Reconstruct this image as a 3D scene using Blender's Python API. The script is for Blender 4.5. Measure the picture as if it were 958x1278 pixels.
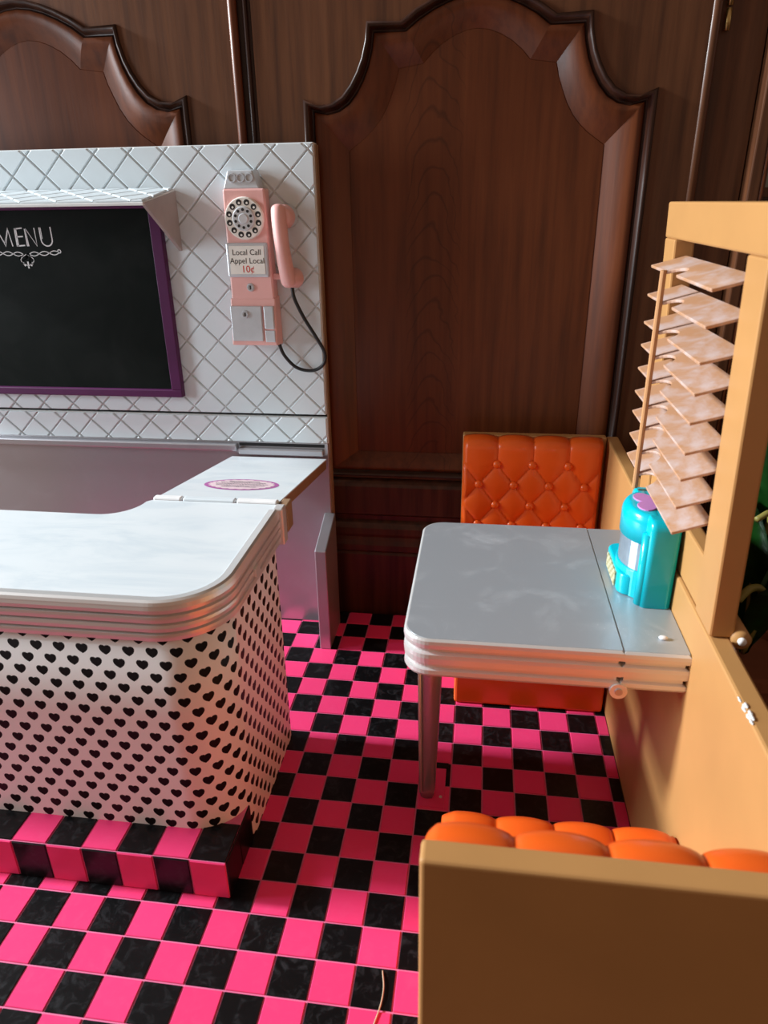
import bpy, bmesh, math, random
from mathutils import Vector, Matrix

# ------------------------------------------------------------------ reset
for o in list(bpy.data.objects):
    bpy.data.objects.remove(o, do_unlink=True)
scene = bpy.context.scene
COL = scene.collection
random.seed(4)
PI = math.pi
S = 0.03            # one checker tile of the toy floor = 3 cm; all coordinates below are in tiles

# ------------------------------------------------------------------ camera
cam_d = bpy.data.cameras.new('camera')
cam = bpy.data.objects.new('camera', cam_d)
COL.objects.link(cam)
RIGHT = Vector((0.99104390, 0.13274624, -0.01450572))
DOWN = Vector((0.04012750, -0.39965187, -0.91578827))
FWD = Vector((-0.12736469, 0.90700431, -0.40139933))
CAM_T = Vector((5.41843, -19.10665, 17.00261))
m3 = Matrix((RIGHT, -DOWN, -FWD)).transposed()
cam.matrix_world = Matrix.Translation(CAM_T * S) @ m3.to_4x4()
cam_d.sensor_fit = 'VERTICAL'
cam_d.sensor_height = 24.0
cam_d.sensor_width = 18.0
cam_d.lens = 24.0 * 879.96 / 1278.0
cam_d.clip_start = 0.01
cam_d.clip_end = 60
cam_d.dof.use_dof = True
cam_d.dof.focus_distance = 0.72
cam_d.dof.aperture_fstop = 8.0
scene.camera = cam

# ------------------------------------------------------------------ light
scene.view_settings.view_transform = 'Standard'
scene.view_settings.look = 'None'
scene.view_settings.gamma = 1.0
scene.view_settings.use_curve_mapping = False
scene.view_settings.exposure = 0.0

world = bpy.data.worlds.new('room_light')
scene.world = world
world.use_nodes = True
bg = world.node_tree.nodes['Background']
bg.inputs[0].default_value = (1.0, 0.68, 0.50, 1)
bg.inputs[1].default_value = 0.27


def area_light(name, loc, target, w, h, power, color):
    d = bpy.data.lights.new(name, 'AREA')
    d.shape = 'RECTANGLE'
    d.size = w
    d.size_y = h
    d.energy = power
    d.color = color
    o = bpy.data.objects.new(name, d)
    COL.objects.link(o)
    o.location = Vector(loc) * S
    v = (Vector(target) - Vector(loc)) * S
    o.rotation_euler = v.to_track_quat('-Z', 'Y').to_euler()
    return o


# daylight from the room's window, far to the left of the toy
area_light('window_daylight', (-117, -1.5, 66), (5, -2, 3), 0.34, 0.45, 300, (0.90, 0.96, 1.0))
# added cool fill from the left, brightening the counter front and back wall
area_light('fill_light', (-45, -11.5, 19), (-4, 2, 8), 0.3, 0.6, 13, (0.80, 0.92, 1.0))

# ------------------------------------------------------------------ materials
MATS = {}


class N:
    """tiny node-graph helper"""

    def __init__(self, name):
        self.m = bpy.data.materials.new(name)
        self.m.use_nodes = True
        self.t = self.m.node_tree
        self.b = self.t.nodes['Principled BSDF']
        MATS[name] = self.m

    def node(self, kind, **kw):
        n = self.t.nodes.new(kind)
        for k, v in kw.items():
            setattr(n, k, v)
        return n

    def link(self, a, b):
        self.t.links.new(a, b)

    def put(self, sock, v):
        if isinstance(v, bpy.types.NodeSocket):
            self.link(v, sock)
        else:
            sock.default_value = v

    def math(self, op, a, b=0.0, clamp=False):
        n = self.node('ShaderNodeMath', operation=op)
        n.use_clamp = clamp
        self.put(n.inputs[0], a)
        if op not in ('ABSOLUTE', 'FRACT', 'FLOOR', 'SQRT'):
            self.put(n.inputs[1], b)
        return n.outputs[0]

    def coord(self, kind='Object', scale=(1, 1, 1), loc=(0, 0, 0), rot=(0, 0, 0)):
        tc = self.node('ShaderNodeTexCoord')
        mp = self.node('ShaderNodeMapping')
        mp.inputs['Scale'].default_value = scale
        mp.inputs['Location'].default_value = loc
        mp.inputs['Rotation'].default_value = rot
        self.link(tc.outputs[kind], mp.inputs[0])
        return mp.outputs[0]

    def noise(self, vec, scale, detail=4, rough=0.55, dist=0.0):
        n = self.node('ShaderNodeTexNoise')
        n.inputs['Scale'].default_value = scale
        n.inputs['Detail'].default_value = detail
        n.inputs['Roughness'].default_value = rough
        n.inputs['Distortion'].default_value = dist
        self.link(vec, n.inputs['Vector'])
        return n.outputs[0]

    def ramp(self, fac, stops):
        r = self.node('ShaderNodeValToRGB')
        cr = r.color_ramp
        while len(cr.elements) < len(stops):
            cr.elements.new(0.5)
        for e, (p, c) in zip(cr.elements, stops):
            e.position = p
            e.color = (c[0], c[1], c[2], 1)
        self.link(fac, r.inputs[0])
        return r.outputs[0]

    def mix(self, fac, a, b):
        n = self.node('ShaderNodeMix', data_type='RGBA')
        self.put(n.inputs[0], fac)
        for i, v in ((6, a), (7, b)):
            self.put(n.inputs[i], v if isinstance(v, bpy.types.NodeSocket) else (v[0], v[1], v[2], 1))
        return n.outputs[2]

    def bump(self, h, strength=0.2, dist=0.001):
        n = self.node('ShaderNodeBump')
        n.inputs['Strength'].default_value = strength
        n.inputs['Distance'].default_value = dist
        self.link(h, n.inputs['Height'])
        self.link(n.outputs[0], self.b.inputs['Normal'])

    def base(self, c):
        self.put(self.b.inputs['Base Color'], c if isinstance(c, bpy.types.NodeSocket) else (c[0], c[1], c[2], 1))
        return self

    def set(self, rough=None, metal=None, spec=None, coat=None, sss=None, trans=None):
        for k, v in (('Roughness', rough), ('Metallic', metal), ('Specular IOR Level', spec),
                     ('Coat Weight', coat), ('Subsurface Weight', sss), ('Transmission Weight', trans)):
            if v is not None:
                self.put(self.b.inputs[k], v)
        return self


def plain(name, c, rough=0.4, metal=0.0, spec=0.5, var=0.06, scale=40, bump=0.0, coat=None):
    n = N(name)
    f = n.noise(n.coord(), scale, 5)
    lo = [max(0, x * (1 - var * 1.6)) for x in c]
    hi = [min(1, x * (1 + var)) for x in c]
    n.base(n.ramp(f, [(0.3, lo), (0.7, hi)]))
    n.set(rough=rough, metal=metal, spec=spec, coat=coat)
    if bump:
        n.bump(n.noise(n.coord(), scale * 12, 2), bump, 0.0006)
    return n


# floor tiles
def floor_tile_mat(name, c, dust, dust_amt):
    n = N(name)
    g = n.node('ShaderNodeNewGeometry')
    mp = n.node('ShaderNodeMapping')
    n.link(g.outputs['Position'], mp.inputs[0])
    v = mp.outputs[0]
    sm = n.noise(v, 90, 6, 0.7, 1.2)
    big = n.noise(v, 9, 3)
    speck = n.noise(v, 900, 2)
    fac = n.math('MULTIPLY', n.math('SUBTRACT', sm, 0.5, True), n.math('MULTIPLY', big, dust_amt), True)
    fac = n.math('ADD', fac, n.math('MULTIPLY', n.math('GREATER_THAN', speck, 0.80), 0.18), True)
    oi = n.node('ShaderNodeObjectInfo')
    c2 = n.mix(oi.outputs['Random'], c, [x * 0.88 for x in c])
    n.base(n.mix(fac, c2, dust))
    n.set(rough=n.math('ADD', n.math('MULTIPLY', sm, 0.22), 0.22), spec=0.25)


floor_tile_mat('floor_pink', (0.90, 0.055, 0.20), (0.90, 0.35, 0.55), 0.35)
floor_tile_mat('floor_black', (0.0035, 0.0035, 0.004), (0.17, 0.18, 0.20), 1.05)
plain('grout_pink', (0.72, 0.16, 0.32), 0.55)
plain('tan_plastic', (0.49, 0.25, 0.086), 0.42, var=0.05, scale=12)
plain('slat_plastic', (0.55, 0.28, 0.12), 0.45)
plain('orange_plastic', (0.80, 0.115, 0.012), 0.30, var=0.04, scale=14)
plain('white_tile', (0.66, 0.735, 0.77), 0.28, var=0.03, scale=10)
plain('white_grout', (0.70, 0.71, 0.70), 0.5)
plain('phone_pink', (0.80, 0.44, 0.41), 0.38, var=0.03)
plain('phone_silver', (0.62, 0.66, 0.70), 0.35, metal=0.35)
plain('card_white', (0.82, 0.80, 0.74), 0.6)
plain('ink_black', (0.012, 0.010, 0.010), 0.5)
plain('ink_red', (0.60, 0.03, 0.02), 0.6)
plain('cord_black', (0.006, 0.006, 0.007), 0.4)
plain('chalk_white', (0.75, 0.75, 0.75), 0.9)
plain('board_purple', (0.075, 0.008, 0.062), 0.5, spec=0.3)
plain('gusset_plastic', (0.34, 0.29, 0.265), 0.4)
plain('turquoise', (0.0, 0.50, 0.61), 0.22, var=0.02)
plain('heart_violet', (0.62, 0.26, 0.60), 0.4)
plain('sticker_pink', (0.78, 0.60, 0.64), 0.5)
plain('sticker_purple', (0.42, 0.10, 0.34), 0.5)
plain('sticker_ink', (0.12, 0.09, 0.11), 0.6)
plain('rim_brown', (0.30, 0.18, 0.10), 0.5)
plain('brass', (0.55, 0.40, 0.16), 0.3, metal=0.9)
plain('dark_gap', (0.006, 0.005, 0.005), 0.8)
plain('hair', (0.55, 0.40, 0.26), 0.5)
plain('crumb_white', (0.85, 0.85, 0.85), 0.7)
plain('leaf_green', (0.012, 0.095, 0.012), 0.4, var=0.3, scale=60)
plain('stem_yellow', (0.25, 0.22, 0.05), 0.5)
plain('terracotta', (0.22, 0.07, 0.03), 0.8)
plain('soil', (0.03, 0.02, 0.012), 0.95)
plain('room_wall', (0.16, 0.15, 0.13), 0.8)
plain('pane_grey', (0.30, 0.34, 0.32), 0.2)
plain('paper_white', (0.7, 0.72, 0.7), 0.6)

# chalk board
n = N('chalkboard')
n.base(n.ramp(n.noise(n.coord(), 18, 6, 0.65, 0.8), [(0.4, (0.005, 0.007, 0.006)), (0.8, (0.011, 0.013, 0.012))]))
n.set(rough=0.55, spec=0.06)

# silver plastics
for nm, c, r in (('silver_top', (0.46, 0.50, 0.54), 0.40), ('silver_rim', (0.75, 0.745, 0.735), 0.30), ('silver_panel', (0.45, 0.445, 0.47), 0.34)):
    n = N(nm)
    v = n.coord()
    dirt = n.noise(v, 22, 7, 0.75, 0.6)
    sp = n.noise(v, 700, 2, 0.5)
    spk = n.math('MULTIPLY', n.math('GREATER_THAN', sp, 0.70), n.math('SUBTRACT', dirt, 0.42, True))
    fac = n.math('ADD', n.math('MULTIPLY', n.math('SUBTRACT', dirt, 0.52, True), 0.9), n.math('MULTIPLY', spk, 2.4), True)
    if nm != 'silver_top':
        fac = n.math('MULTIPLY', fac, 0.25)
    n.base(n.mix(fac, c, (0.80, 0.82, 0.84)))
    n.set(rough=n.math('ADD', n.math('MULTIPLY', fac, 0.5), r), metal=n.math('SUBTRACT', 0.45 if nm != 'silver_panel' else 0.75, n.math('MULTIPLY', fac, 0.6), True))

# marbled counter top
n = N('marble_white')
v = n.coord(scale=(1.0, 3.2, 1.0), rot=(0, 0, 0.35))
mb = n.noise(v, 7, 6, 0.6, 1.5)
n.base(n.ramp(mb, [(0.36, (0.66, 0.735, 0.78)), (0.52, (0.74, 0.80, 0.83)), (0.75, (0.78, 0.83, 0.855))]))
n.set(rough=0.22, spec=0.5)

# white plastic printed with black hearts (flat print, laid out on the surface's own UVs in tiles)
n = N('heart_print')
uv = n.node('ShaderNodeUVMap', uv_map='UVMap')
sx = n.node('ShaderNodeSeparateXYZ')
n.link(uv.outputs[0], sx.inputs[0])
PU, PV, HR = 0.605, 0.752, 0.138


def heart(off):
    fu = n.math('FRACT', n.math('ADD', n.math('DIVIDE', sx.outputs[0], PU), off))
    fv = n.math('FRACT', n.math('ADD', n.math('DIVIDE', sx.outputs[1], PV), off))
    x = n.math('DIVIDE', n.math('MULTIPLY', n.math('SUBTRACT', fu, 0.5), PU), HR)
    y = n.math('ADD', n.math('DIVIDE', n.math('MULTIPLY', n.math('SUBTRACT', fv, 0.5), PV), HR * 0.95), 0.1)
    x2 = n.math('MULTIPLY', x, x)
    y2 = n.math('MULTIPLY', y, y)
    a = n.math('SUBTRACT', n.math('ADD', x2, y2), 1.0)
    a3 = n.math('MULTIPLY', a, n.math('MULTIPLY', a, a))
    b = n.math('MULTIPLY', x2, n.math('MULTIPLY', y, y2))
    return n.math('LESS_THAN', n.math('SUBTRACT', a3, b), 0.0)


hh = n.math('MAXIMUM', heart(0.0), heart(0.5))
n.set(spec=n.math('SUBTRACT', 0.4, n.math('MULTIPLY', hh, 0.3)))
n.base(n.mix(hh, (0.85, 0.83, 0.83), (0.010, 0.007, 0.008)))
n.set(rough=0.38)

# slats with worn white dust
n = N('slat_dusty')
v = n.coord('Object', (1, 1, 1))
d = n.noise(n.coord('Object', (1, 0.7, 1)), 42, 5, 0.6, 0.35)
oi = n.node('ShaderNodeObjectInfo')
n.base(n.mix(n.math('MULTIPLY', n.math('SUBTRACT', d, 0.45, True), 5.0, True), (0.50, 0.265, 0.14), (0.58, 0.45, 0.41)))
n.set(rough=0.55)

# jukebox drum
n = N('drum_silver')
n.base(n.ramp(n.noise(n.coord(), 60, 3), [(0.3, (0.30, 0.38, 0.46)), (0.7, (0.40, 0.48, 0.55))]))
n.set(rough=0.16, metal=0.55)
n = N('keyboard_checks')
v = n.coord(scale=(1, 1, 1))
ck = n.node('ShaderNodeTexChecker')
ck.inputs['Scale'].default_value = 260
ck.inputs[1].default_value = (0.55, 0.52, 0.35, 1)
ck.inputs[2].default_value = (0.36, 0.32, 0.16, 1)
n.link(v, ck.inputs[0])
n.base(ck.outputs[0])
n.set(rough=0.5)


# wood
def wood(name, dark, mid, light, rot=(0, 0, 0), loc=(0, 0, 0), rings=False, rough=0.30):
    n = N(name)
    v = n.coord('Object', (20, 20, 1.2), loc, rot)
    g = n.noise(v, 5, 6, 0.55, 0.15)
    fine = n.noise(n.coord('Object', (300, 300, 5), loc, rot), 4, 3, 0.6)
    col = n.ramp(g, [(0.30, dark), (0.52, mid), (0.78, light)])
    if rings:
        sp = n.node('ShaderNodeSeparateXYZ')
        n.link(n.coord('Object', (1 / S, 1 / S, 1 / S)), sp.inputs[0])
        X, Z = sp.outputs[0], sp.outputs[2]
        # glued boards of slightly different tone
        bd = n.math('FLOOR', n.math('DIVIDE', n.math('ADD', X, 60.3), 2.3))
        wn = n.node('ShaderNodeTexWhiteNoise', noise_dimensions='1D')
        n.link(bd, wn.inputs['W'])
        col = n.mix(n.math('MULTIPLY', wn.outputs['Value'], 0.35), col, dark)
        # cathedral grain: nested arches along one board
        wob = n.noise(n.coord('Object', (1, 1, 1)), 16, 3, 0.5)
        dx = n.math('ADD', n.math('ADD', X, 1.55), n.math('MULTIPLY', n.math('SUBTRACT', wob, 0.5), 1.6))
        arch = n.math('ADD', Z, n.math('MULTIPLY', n.math('MULTIPLY', dx, dx), 1.7))
        arch = n.math('ADD', arch, n.math('MULTIPLY', wob, 1.5))
        fr = n.math('FRACT', n.math('DIVIDE', n.math('ADD', arch, 50.0), 0.95))
        ln = n.math('MULTIPLY', n.math('SUBTRACT', n.math('ABSOLUTE', n.math('SUBTRACT', fr, 0.5)), 0.40, True), 7.0, True)
        msk = n.math('MULTIPLY', n.math('SUBTRACT', 1.15, n.math('ABSOLUTE', n.math('ADD', X, 1.55)), True), 3.0, True)
        col = n.mix(n.math('MULTIPLY', n.math('MULTIPLY', ln, msk), 0.85), col, [x * 0.5 for x in dark])
    col = n.mix(n.math('MULTIPLY', n.math('SUBTRACT', fine, 0.52, True), 0.8, True), col, dark)
    n.base(col)
    n.set(rough=n.math('ADD', n.math('MULTIPLY', fine, 0.18), rough), spec=0.4)
    n.bump(fine, 0.06, 0.0005)
    return n


wood('wood_frame', (0.060, 0.021, 0.009), (0.110, 0.040, 0.016), (0.150, 0.058, 0.024))
wood('wood_panel', (0.078, 0.019, 0.0055), (0.132, 0.033, 0.009), (0.165, 0.045, 0.013), rings=True)
wood('wood_bead', (0.014, 0.004, 0.002), (0.032, 0.010, 0.005), (0.055, 0.018, 0.008))
wood('wood_base', (0.022, 0.007, 0.003), (0.052, 0.017, 0.008), (0.085, 0.030, 0.014), rot=(0, PI / 2, 0))
wood('room_boards', (0.05, 0.018, 0.008), (0.10, 0.04, 0.016), (0.16, 0.07, 0.03), rot=(PI / 2, 0, 0))


# ------------------------------------------------------------------ mesh helpers (tile units)
def origin_of(p):
    v = Vector((0, 0, 0))
    while p is not None:
        v += p.location
        p = p.parent
    return v


def build(name, bm, mat, parent=None, smooth=False, kind=None, mats=None):
    """bm is in tiles, world axes; link it as one mesh object under parent"""
    if smooth:
        for f in bm.faces:
            f.smooth = True
    me = bpy.data.meshes.new(name)
    org = origin_of(parent)
    bmesh.ops.scale(bm, vec=(S, S, S), verts=bm.verts)
    if parent is None:
        xs = [v.co for v in bm.verts]
        org = Vector(((min(c.x for c in xs) + max(c.x for c in xs)) / 2,
                      (min(c.y for c in xs) + max(c.y for c in xs)) / 2, min(c.z for c in xs)))
    bmesh.ops.translate(bm, vec=-org, verts=bm.verts)
    bm.to_mesh(me)
    bm.free()
    o = bpy.data.objects.new(name, me)
    COL.objects.link(o)
    if parent is None:
        o.location = org
    else:
        o.parent = parent
    for mm in (mats or [mat]):
        me.materials.append(MATS[mm])
    if kind:
        o['kind'] = kind
    return o


def thing(name, loc, label, cat, group=None):
    o = bpy.data.objects.new(name, None)
    o.empty_display_size = 0.01
    COL.objects.link(o)
    o.location = Vector(loc) * S
    o['label'] = label
    o['category'] = cat
    if group:
        o['group'] = group
    return o


def struct(name, loc, label):
    o = bpy.data.objects.new(name, None)
    o.empty_display_size = 0.01
    COL.objects.link(o)
    o.location = Vector(loc) * S
    o['kind'] = 'structure'
    o['label'] = label
    return o


def tag(o, label, cat=None, kind=None, group=None):
    o['label'] = label
    if cat:
        o['category'] = cat
    if kind:
        o['kind'] = kind
    if group:
        o['group'] = group
    return o


def fix(bm):
    bmesh.ops.recalc_face_normals(bm, faces=bm.faces)
    return bm


def bevel(bm, w, seg=2, angle=0.5):
    if w <= 0:
        return bm
    es = [e for e in bm.edges if len(e.link_faces) == 2 and e.calc_face_angle(0) > angle]
    bmesh.ops.bevel(bm, geom=es, offset=w, segments=seg, profile=0.5, affect='EDGES')
    return bm


def box(x0, x1, y0, y1, z0, z1, bev=0.0, seg=2, bm=None):
    own = bm is None
    b = bmesh.new()
    vs = [b.verts.new((x, y, z)) for x in (x0, x1) for y in (y0, y1) for z in (z0, z1)]
    for f in ((0, 1, 3, 2), (4, 6, 7, 5), (0, 4, 5, 1), (2, 3, 7, 6), (0, 2, 6, 4), (1, 5, 7, 3)):
        b.faces.new([vs[i] for i in f])
    fix(b)
    bevel(b, bev, seg)
    if own:
        return b
    join(bm, b)
    return bm


def join(dst, src):
    me = bpy.data.meshes.new('tmp')
    src.to_mesh(me)
    src.free()
    dst.from_mesh(me)
    bpy.data.meshes.remove(me)
    return dst


def hexa(p, bev=0.0):
    """8 points: bottom 4 (ring), top 4 (ring)"""
    b = bmesh.new()
    v = [b.verts.new(q) for q in p]
    for f in ((3, 2, 1, 0), (4, 5, 6, 7), (0, 1, 5, 4), (1, 2, 6, 5), (2, 3, 7, 6), (3, 0, 4, 7)):
        b.faces.new([v[i] for i in f])
    fix(b)
    bevel(b, bev)
    return b


def prism(poly, fn, lo, hi, bev=0.0, seg=2, angle=0.5):
    """poly: 2D loop; fn(a, b, t) -> 3D; extruded between t=lo and t=hi"""
    b = bmesh.new()
    A = [b.verts.new(fn(p[0], p[1], lo)) for p in poly]
    B = [b.verts.new(fn(p[0], p[1], hi)) for p in poly]
    b.faces.new(A)
    b.faces.new(B[::-1])
    k = len(poly)
    for i in range(k):
        b.faces.new((A[i], A[(i + 1) % k], B[(i + 1) % k], B[i]))
    fix(b)
    bevel(b, bev, seg, angle)
    return b


XY = lambda a, b, t: (a, b, t)
XZ = lambda a, b, t: (a, t, b)
YZ = lambda a, b, t: (t, a, b)


def loft(rings, closed=True, caps=True):
    b = bmesh.new()
    R = [[b.verts.new(p) for p in r] for r in rings]
    k = len(R[0])
    for i in range(len(R) - 1):
        for j in range(k if closed else k - 1):
            b.faces.new((R[i][j], R[i][(j + 1) % k], R[i + 1][(j + 1) % k], R[i + 1][j]))
    if caps:
        b.faces.new(R[0][::-1])
        b.faces.new(R[-1])
    return fix(b)


def tube(path, r, k=8, caps=True):
    pts = [Vector(p) for p in path]
    rings = []
    up = Vector((0.13, 0.21, 1)).normalized()
    for i, p in enumerate(pts):
        d = (pts[min(i + 1, len(pts) - 1)] - pts[max(i - 1, 0)]).normalized()
        a = d.cross(up)
        if a.length < 1e-4:
            a = d.cross(Vector((1, 0, 0)))
        a.normalize()
        c = a.cross(d).normalized()
        rr = r[i] if isinstance(r, (list, tuple)) else r
        rings.append([p + a * math.cos(2 * PI * j / k) * rr + c * math.sin(2 * PI * j / k) * rr for j in range(k)])
    return loft(rings, True, caps)


def smooth_path(pts, n=8):
    P = [Vector(p) for p in pts]
    P = [2 * P[0] - P[1]] + P + [2 * P[-1] - P[-2]]
    out = []
    for i in range(1, len(P) - 2):
        for s in range(n):
            t = s / n
            a, b, c, d = P[i - 1], P[i], P[i + 1], P[i + 2]
            out.append(0.5 * ((2 * b) + (c - a) * t + (2 * a - 5 * b + 4 * c - d) * t * t + (3 * b - a - 3 * c + d) * t ** 3))
    out.append(P[-2])
    return out


def cyl(c, axis, r, h, k=24, r2=None, bev=0.0):
    c = Vector(c)
    d = Vector(axis).normalized()
    a = d.orthogonal().normalized()
    e = d.cross(a)
    r2 = r if r2 is None else r2
    rings = [[c + d * s + (a * math.cos(2 * PI * j / k) + e * math.sin(2 * PI * j / k)) * q for j in range(k)]
             for s, q in ((0, r), (h, r2))]
    b = loft(rings)
    bevel(b, bev, 2, 0.7)
    return b


def arc(cx, cy, r, a0, a1, n):
    return [(cx + r * math.cos(a0 + (a1 - a0) * i / n), cy + r * math.sin(a0 + (a1 - a0) * i / n)) for i in range(n + 1)]


def clip_poly(poly, x0, x1, y0, y1):
    def cut(P, inside, inter):
        out = []
        for i in range(len(P)):
            a, b = P[i - 1], P[i]
            ia, ib = inside(a), inside(b)
            if ib:
                if not ia:
                    out.append(inter(a, b))
                out.append(b)
            elif ia:
                out.append(inter(a, b))
        return out

    def ix(x):
        return lambda a, b: (x, a[1] + (b[1] - a[1]) * (x - a[0]) / (b[0] - a[0]))

    def iy(y):
        return lambda a, b: (a[0] + (b[0] - a[0]) * (y - a[1]) / (b[1] - a[1]), y)
    for ins, it in ((lambda p: p[0] >= x0, ix(x0)), (lambda p: p[0] <= x1, ix(x1)),
                    (lambda p: p[1] >= y0, iy(y0)), (lambda p: p[1] <= y1, iy(y1))):
        if not poly:
            return []
        poly = cut(poly, ins, it)
    return poly


def area2(P):
    return abs(sum(P[i - 1][0] * P[i][1] - P[i][0] * P[i - 1][1] for i in range(len(P)))) / 2


def raised(poly, fn, t0, t1, inset):
    """a low tile: outline at t0, inset top at t1"""
    cx = sum(p[0] for p in poly) / len(poly)
    cy = sum(p[1] for p in poly) / len(poly)
    b = bmesh.new()
    A = [b.verts.new(fn(p[0], p[1], t0)) for p in poly]
    M = [b.verts.new(fn(p[0], p[1], t0 + (t1 - t0) * 0.5)) for p in poly]
    T = []
    for p in poly:
        d = math.hypot(p[0] - cx, p[1] - cy)
        s = max(0.2, 1 - inset / max(d, 1e-6))
        T.append(b.verts.new(fn(cx + (p[0] - cx) * s, cy + (p[1] - cy) * s, t1)))
    k = len(poly)
    for L, U in ((A, M), (M, T)):
        for i in range(k):
            b.faces.new((L[i], L[(i + 1) % k], U[(i + 1) % k], U[i]))
    b.faces.new(T)
    return fix(b)


def text_mesh(body, size, fn, bold=0.0):
    """text as flat mesh; fn maps (x, y) text plane (tiles, centred) to 3D tiles"""
    cu = bpy.data.curves.new('txt', 'FONT')
    cu.body = body
    cu.align_x = 'CENTER'
    cu.size = size
    cu.offset = bold
    cu.extrude = 0.0
    o = bpy.data.objects.new('txt', cu)
    COL.objects.link(o)
    dg = bpy.context.evaluated_depsgraph_get()
    me = bpy.data.meshes.new_from_object(o.evaluated_get(dg))
    bm = bmesh.new()
    bm.from_mesh(me)
    for v in bm.verts:
        v.co = Vector(fn(v.co.x, v.co.y))
    bpy.data.objects.remove(o, do_unlink=True)
    bpy.data.curves.remove(cu)
    bpy.data.meshes.remove(me)
    return bm


def ribbon(pts2, w, fn, bm=None):
    """flat drawn line of width w along 2D points"""
    b = bm or bmesh.new()
    P = [Vector((p[0], p[1])) for p in pts2]
    L, R_ = [], []
    for i, p in enumerate(P):
        d = P[min(i + 1, len(P) - 1)] - P[max(i - 1, 0)]
        if d.length < 1e-9:
            d = Vector((1, 0))
        d.normalize()
        nn = Vector((-d.y, d.x)) * w / 2
        L.append(b.verts.new(fn(*(p + nn))))
        R_.append(b.verts.new(fn(*(p - nn))))
    for i in range(len(P) - 1):
        b.faces.new((L[i], L[i + 1], R_[i + 1], R_[i]))
    return b


# ================================================================== SETTING
# ---- checkered toy floor
FX0, FX1, FY0, FY1 = -17.0, 10.35, -13.0, 7.92
fl = build('floor', box(FX0, FX1, FY0, FY1, -0.35, -0.03), 'grout_pink', kind='structure')
fl['label'] = 'toy diner floor of pink and black checkered tiles'
forg = origin_of(fl)
tile_me = {}


def tile_mesh(w, d, mat):
    key = (round(w, 3), round(d, 3), mat)
    if key not in tile_me:
        b = raised([(0, 0), (w, 0), (w, d), (0, d)], XY, -0.03, 0.0, 0.02)
        bmesh.ops.scale(b, vec=(S, S, S), verts=b.verts)
        me = bpy.data.meshes.new('tile')
        b.to_mesh(me)
        b.free()
        me.materials.append(MATS[mat])
        tile_me[key] = me
    return tile_me[key]


G = 0.022
rest = {'floor_pink': bmesh.new(), 'floor_black': bmesh.new()}
for i in range(-17, 11):
    for j in range(-13, 8):
        x0, x1 = max(FX0, i + G), min(FX1, i + 1 - G)
        y0, y1 = max(FY0, j + G), min(FY1, j + 1 - G)
        mat = 'floor_black' if (i + j) % 2 == 0 else 'floor_pink'
        seen = (j <= -7 and -9 <= i <= 5 and j >= -11) or (j >= -7 and i >= -1) or (j >= 4 and -4 <= i < -1)
        if i >= 5 and j <= -7:
            seen = False
        if seen:
            t = bpy.data.objects.new('tile', tile_mesh(x1 - x0, y1 - y0, mat))
            COL.objects.link(t)
            t.parent = fl
            t.location = Vector((x0, y0, 0)) * S - forg
        else:
            join(rest[mat], raised([(x0, y0), (x1, y0), (x1, y1), (x0, y1)], XY, -0.03, 0.0, 0.02))
for mat, b in rest.items():
    build('tile_field', b, mat, fl, kind='stuff')

# ---- the room's own floor and wall behind the furniture
o = build('floor_boards', box(-60, 60, -60, 40, -0.8, -0.42), 'room_boards', kind='structure')
o['label'] = 'dark wooden boards of the room floor'
o = build('wall_room', box(-60, 60, 13.5, 14.2, -0.42, 70), 'room_wall', kind='structure')
o['label'] = 'dim room wall behind the wooden cabinet'

# ---- diner back wall with diamond tiles
BX0, BX1, BY = -17.0, -0.45, 7.05
wb = struct('wall_back', ((BX0 + BX1) / 2, BY, 0), 'silver and white diamond tiled back wall of the toy diner')
build('tiled_panel', box(BX0, BX1, BY + 0.02, BY + 0.5, 9.45, 18.92, 0.05), 'white_grout', wb)
build('lower_tiled_strip', box(BX0, BX1 + 0.02, BY + 0.02, BY + 0.5, 8.28, 9.36, 0.03), 'white_grout', wb)
build('seam', box(BX0, BX1 - 0.05, BY + 0.14, BY + 0.4, 9.3, 9.5), 'dark_gap', wb)
build('silver_panel', box(BX0, BX1, BY, BY + 0.5, 0.0, 8.3, 0.03), 'silver_panel', wb)
build('edge_strip', box(BX1 + 0.0, BX1 + 0.05, BY + 0.1, BY + 0.46, 0.05, 18.85), 'rim_brown', wb)
build('ledge_bar', box(BX0, -4.15, BY - 0.28, BY, 7.95, 8.22, 0.05), 'silver_panel', wb)
build('ledge_bar', box(-4.1, -0.62, BY - 0.22, BY, 7.78, 8.06, 0.05), 'silver_panel', wb)
build('slot', box(-4.1, -0.6, BY - 0.03, BY + 0.1, 8.12, 8.24), 'dark_gap', wb)
# foot brace
fin = [(4.95, 0.0), (7.04, 0.0), (7.04, 5.3), (6.2, 5.0), (4.95, 4.55)]
build('foot_brace', prism(fin, YZ, -0.74, -0.28, 0.04), 'silver_panel', wb)
# diamond tiles
D = 1.285
NX, NZ = -2.57, 18.07
g = 0.021
for reg in ((BX0 + 0.02, BX1 - 0.03, 9.47, 18.90), (BX0 + 0.02, BX1 - 0.02, 8.30, 9.34)):
    for a in range(-26, 6):
        for b_ in range(-20, 4):
            if (a + b_) % 2 == 0:
                continue
            cx, cz = NX + a * D / 2, NZ + b_ * D / 2
            h = D / 2 - g * 1.41
            poly = clip_poly([(cx - h, cz), (cx, cz - h), (cx + h, cz), (cx, cz + h)], *reg)
            if len(poly) < 3 or area2(poly) < 0.01:
                continue
            # wholly hidden behind the menu board
            if -16.5 < cx < -6.9 and 10.9 < cz < 16.6:
                continue
            build('tile', raised(poly, XZ, BY + 0.02, BY - 0.045, 0.045), 'white_tile', wb)

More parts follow.
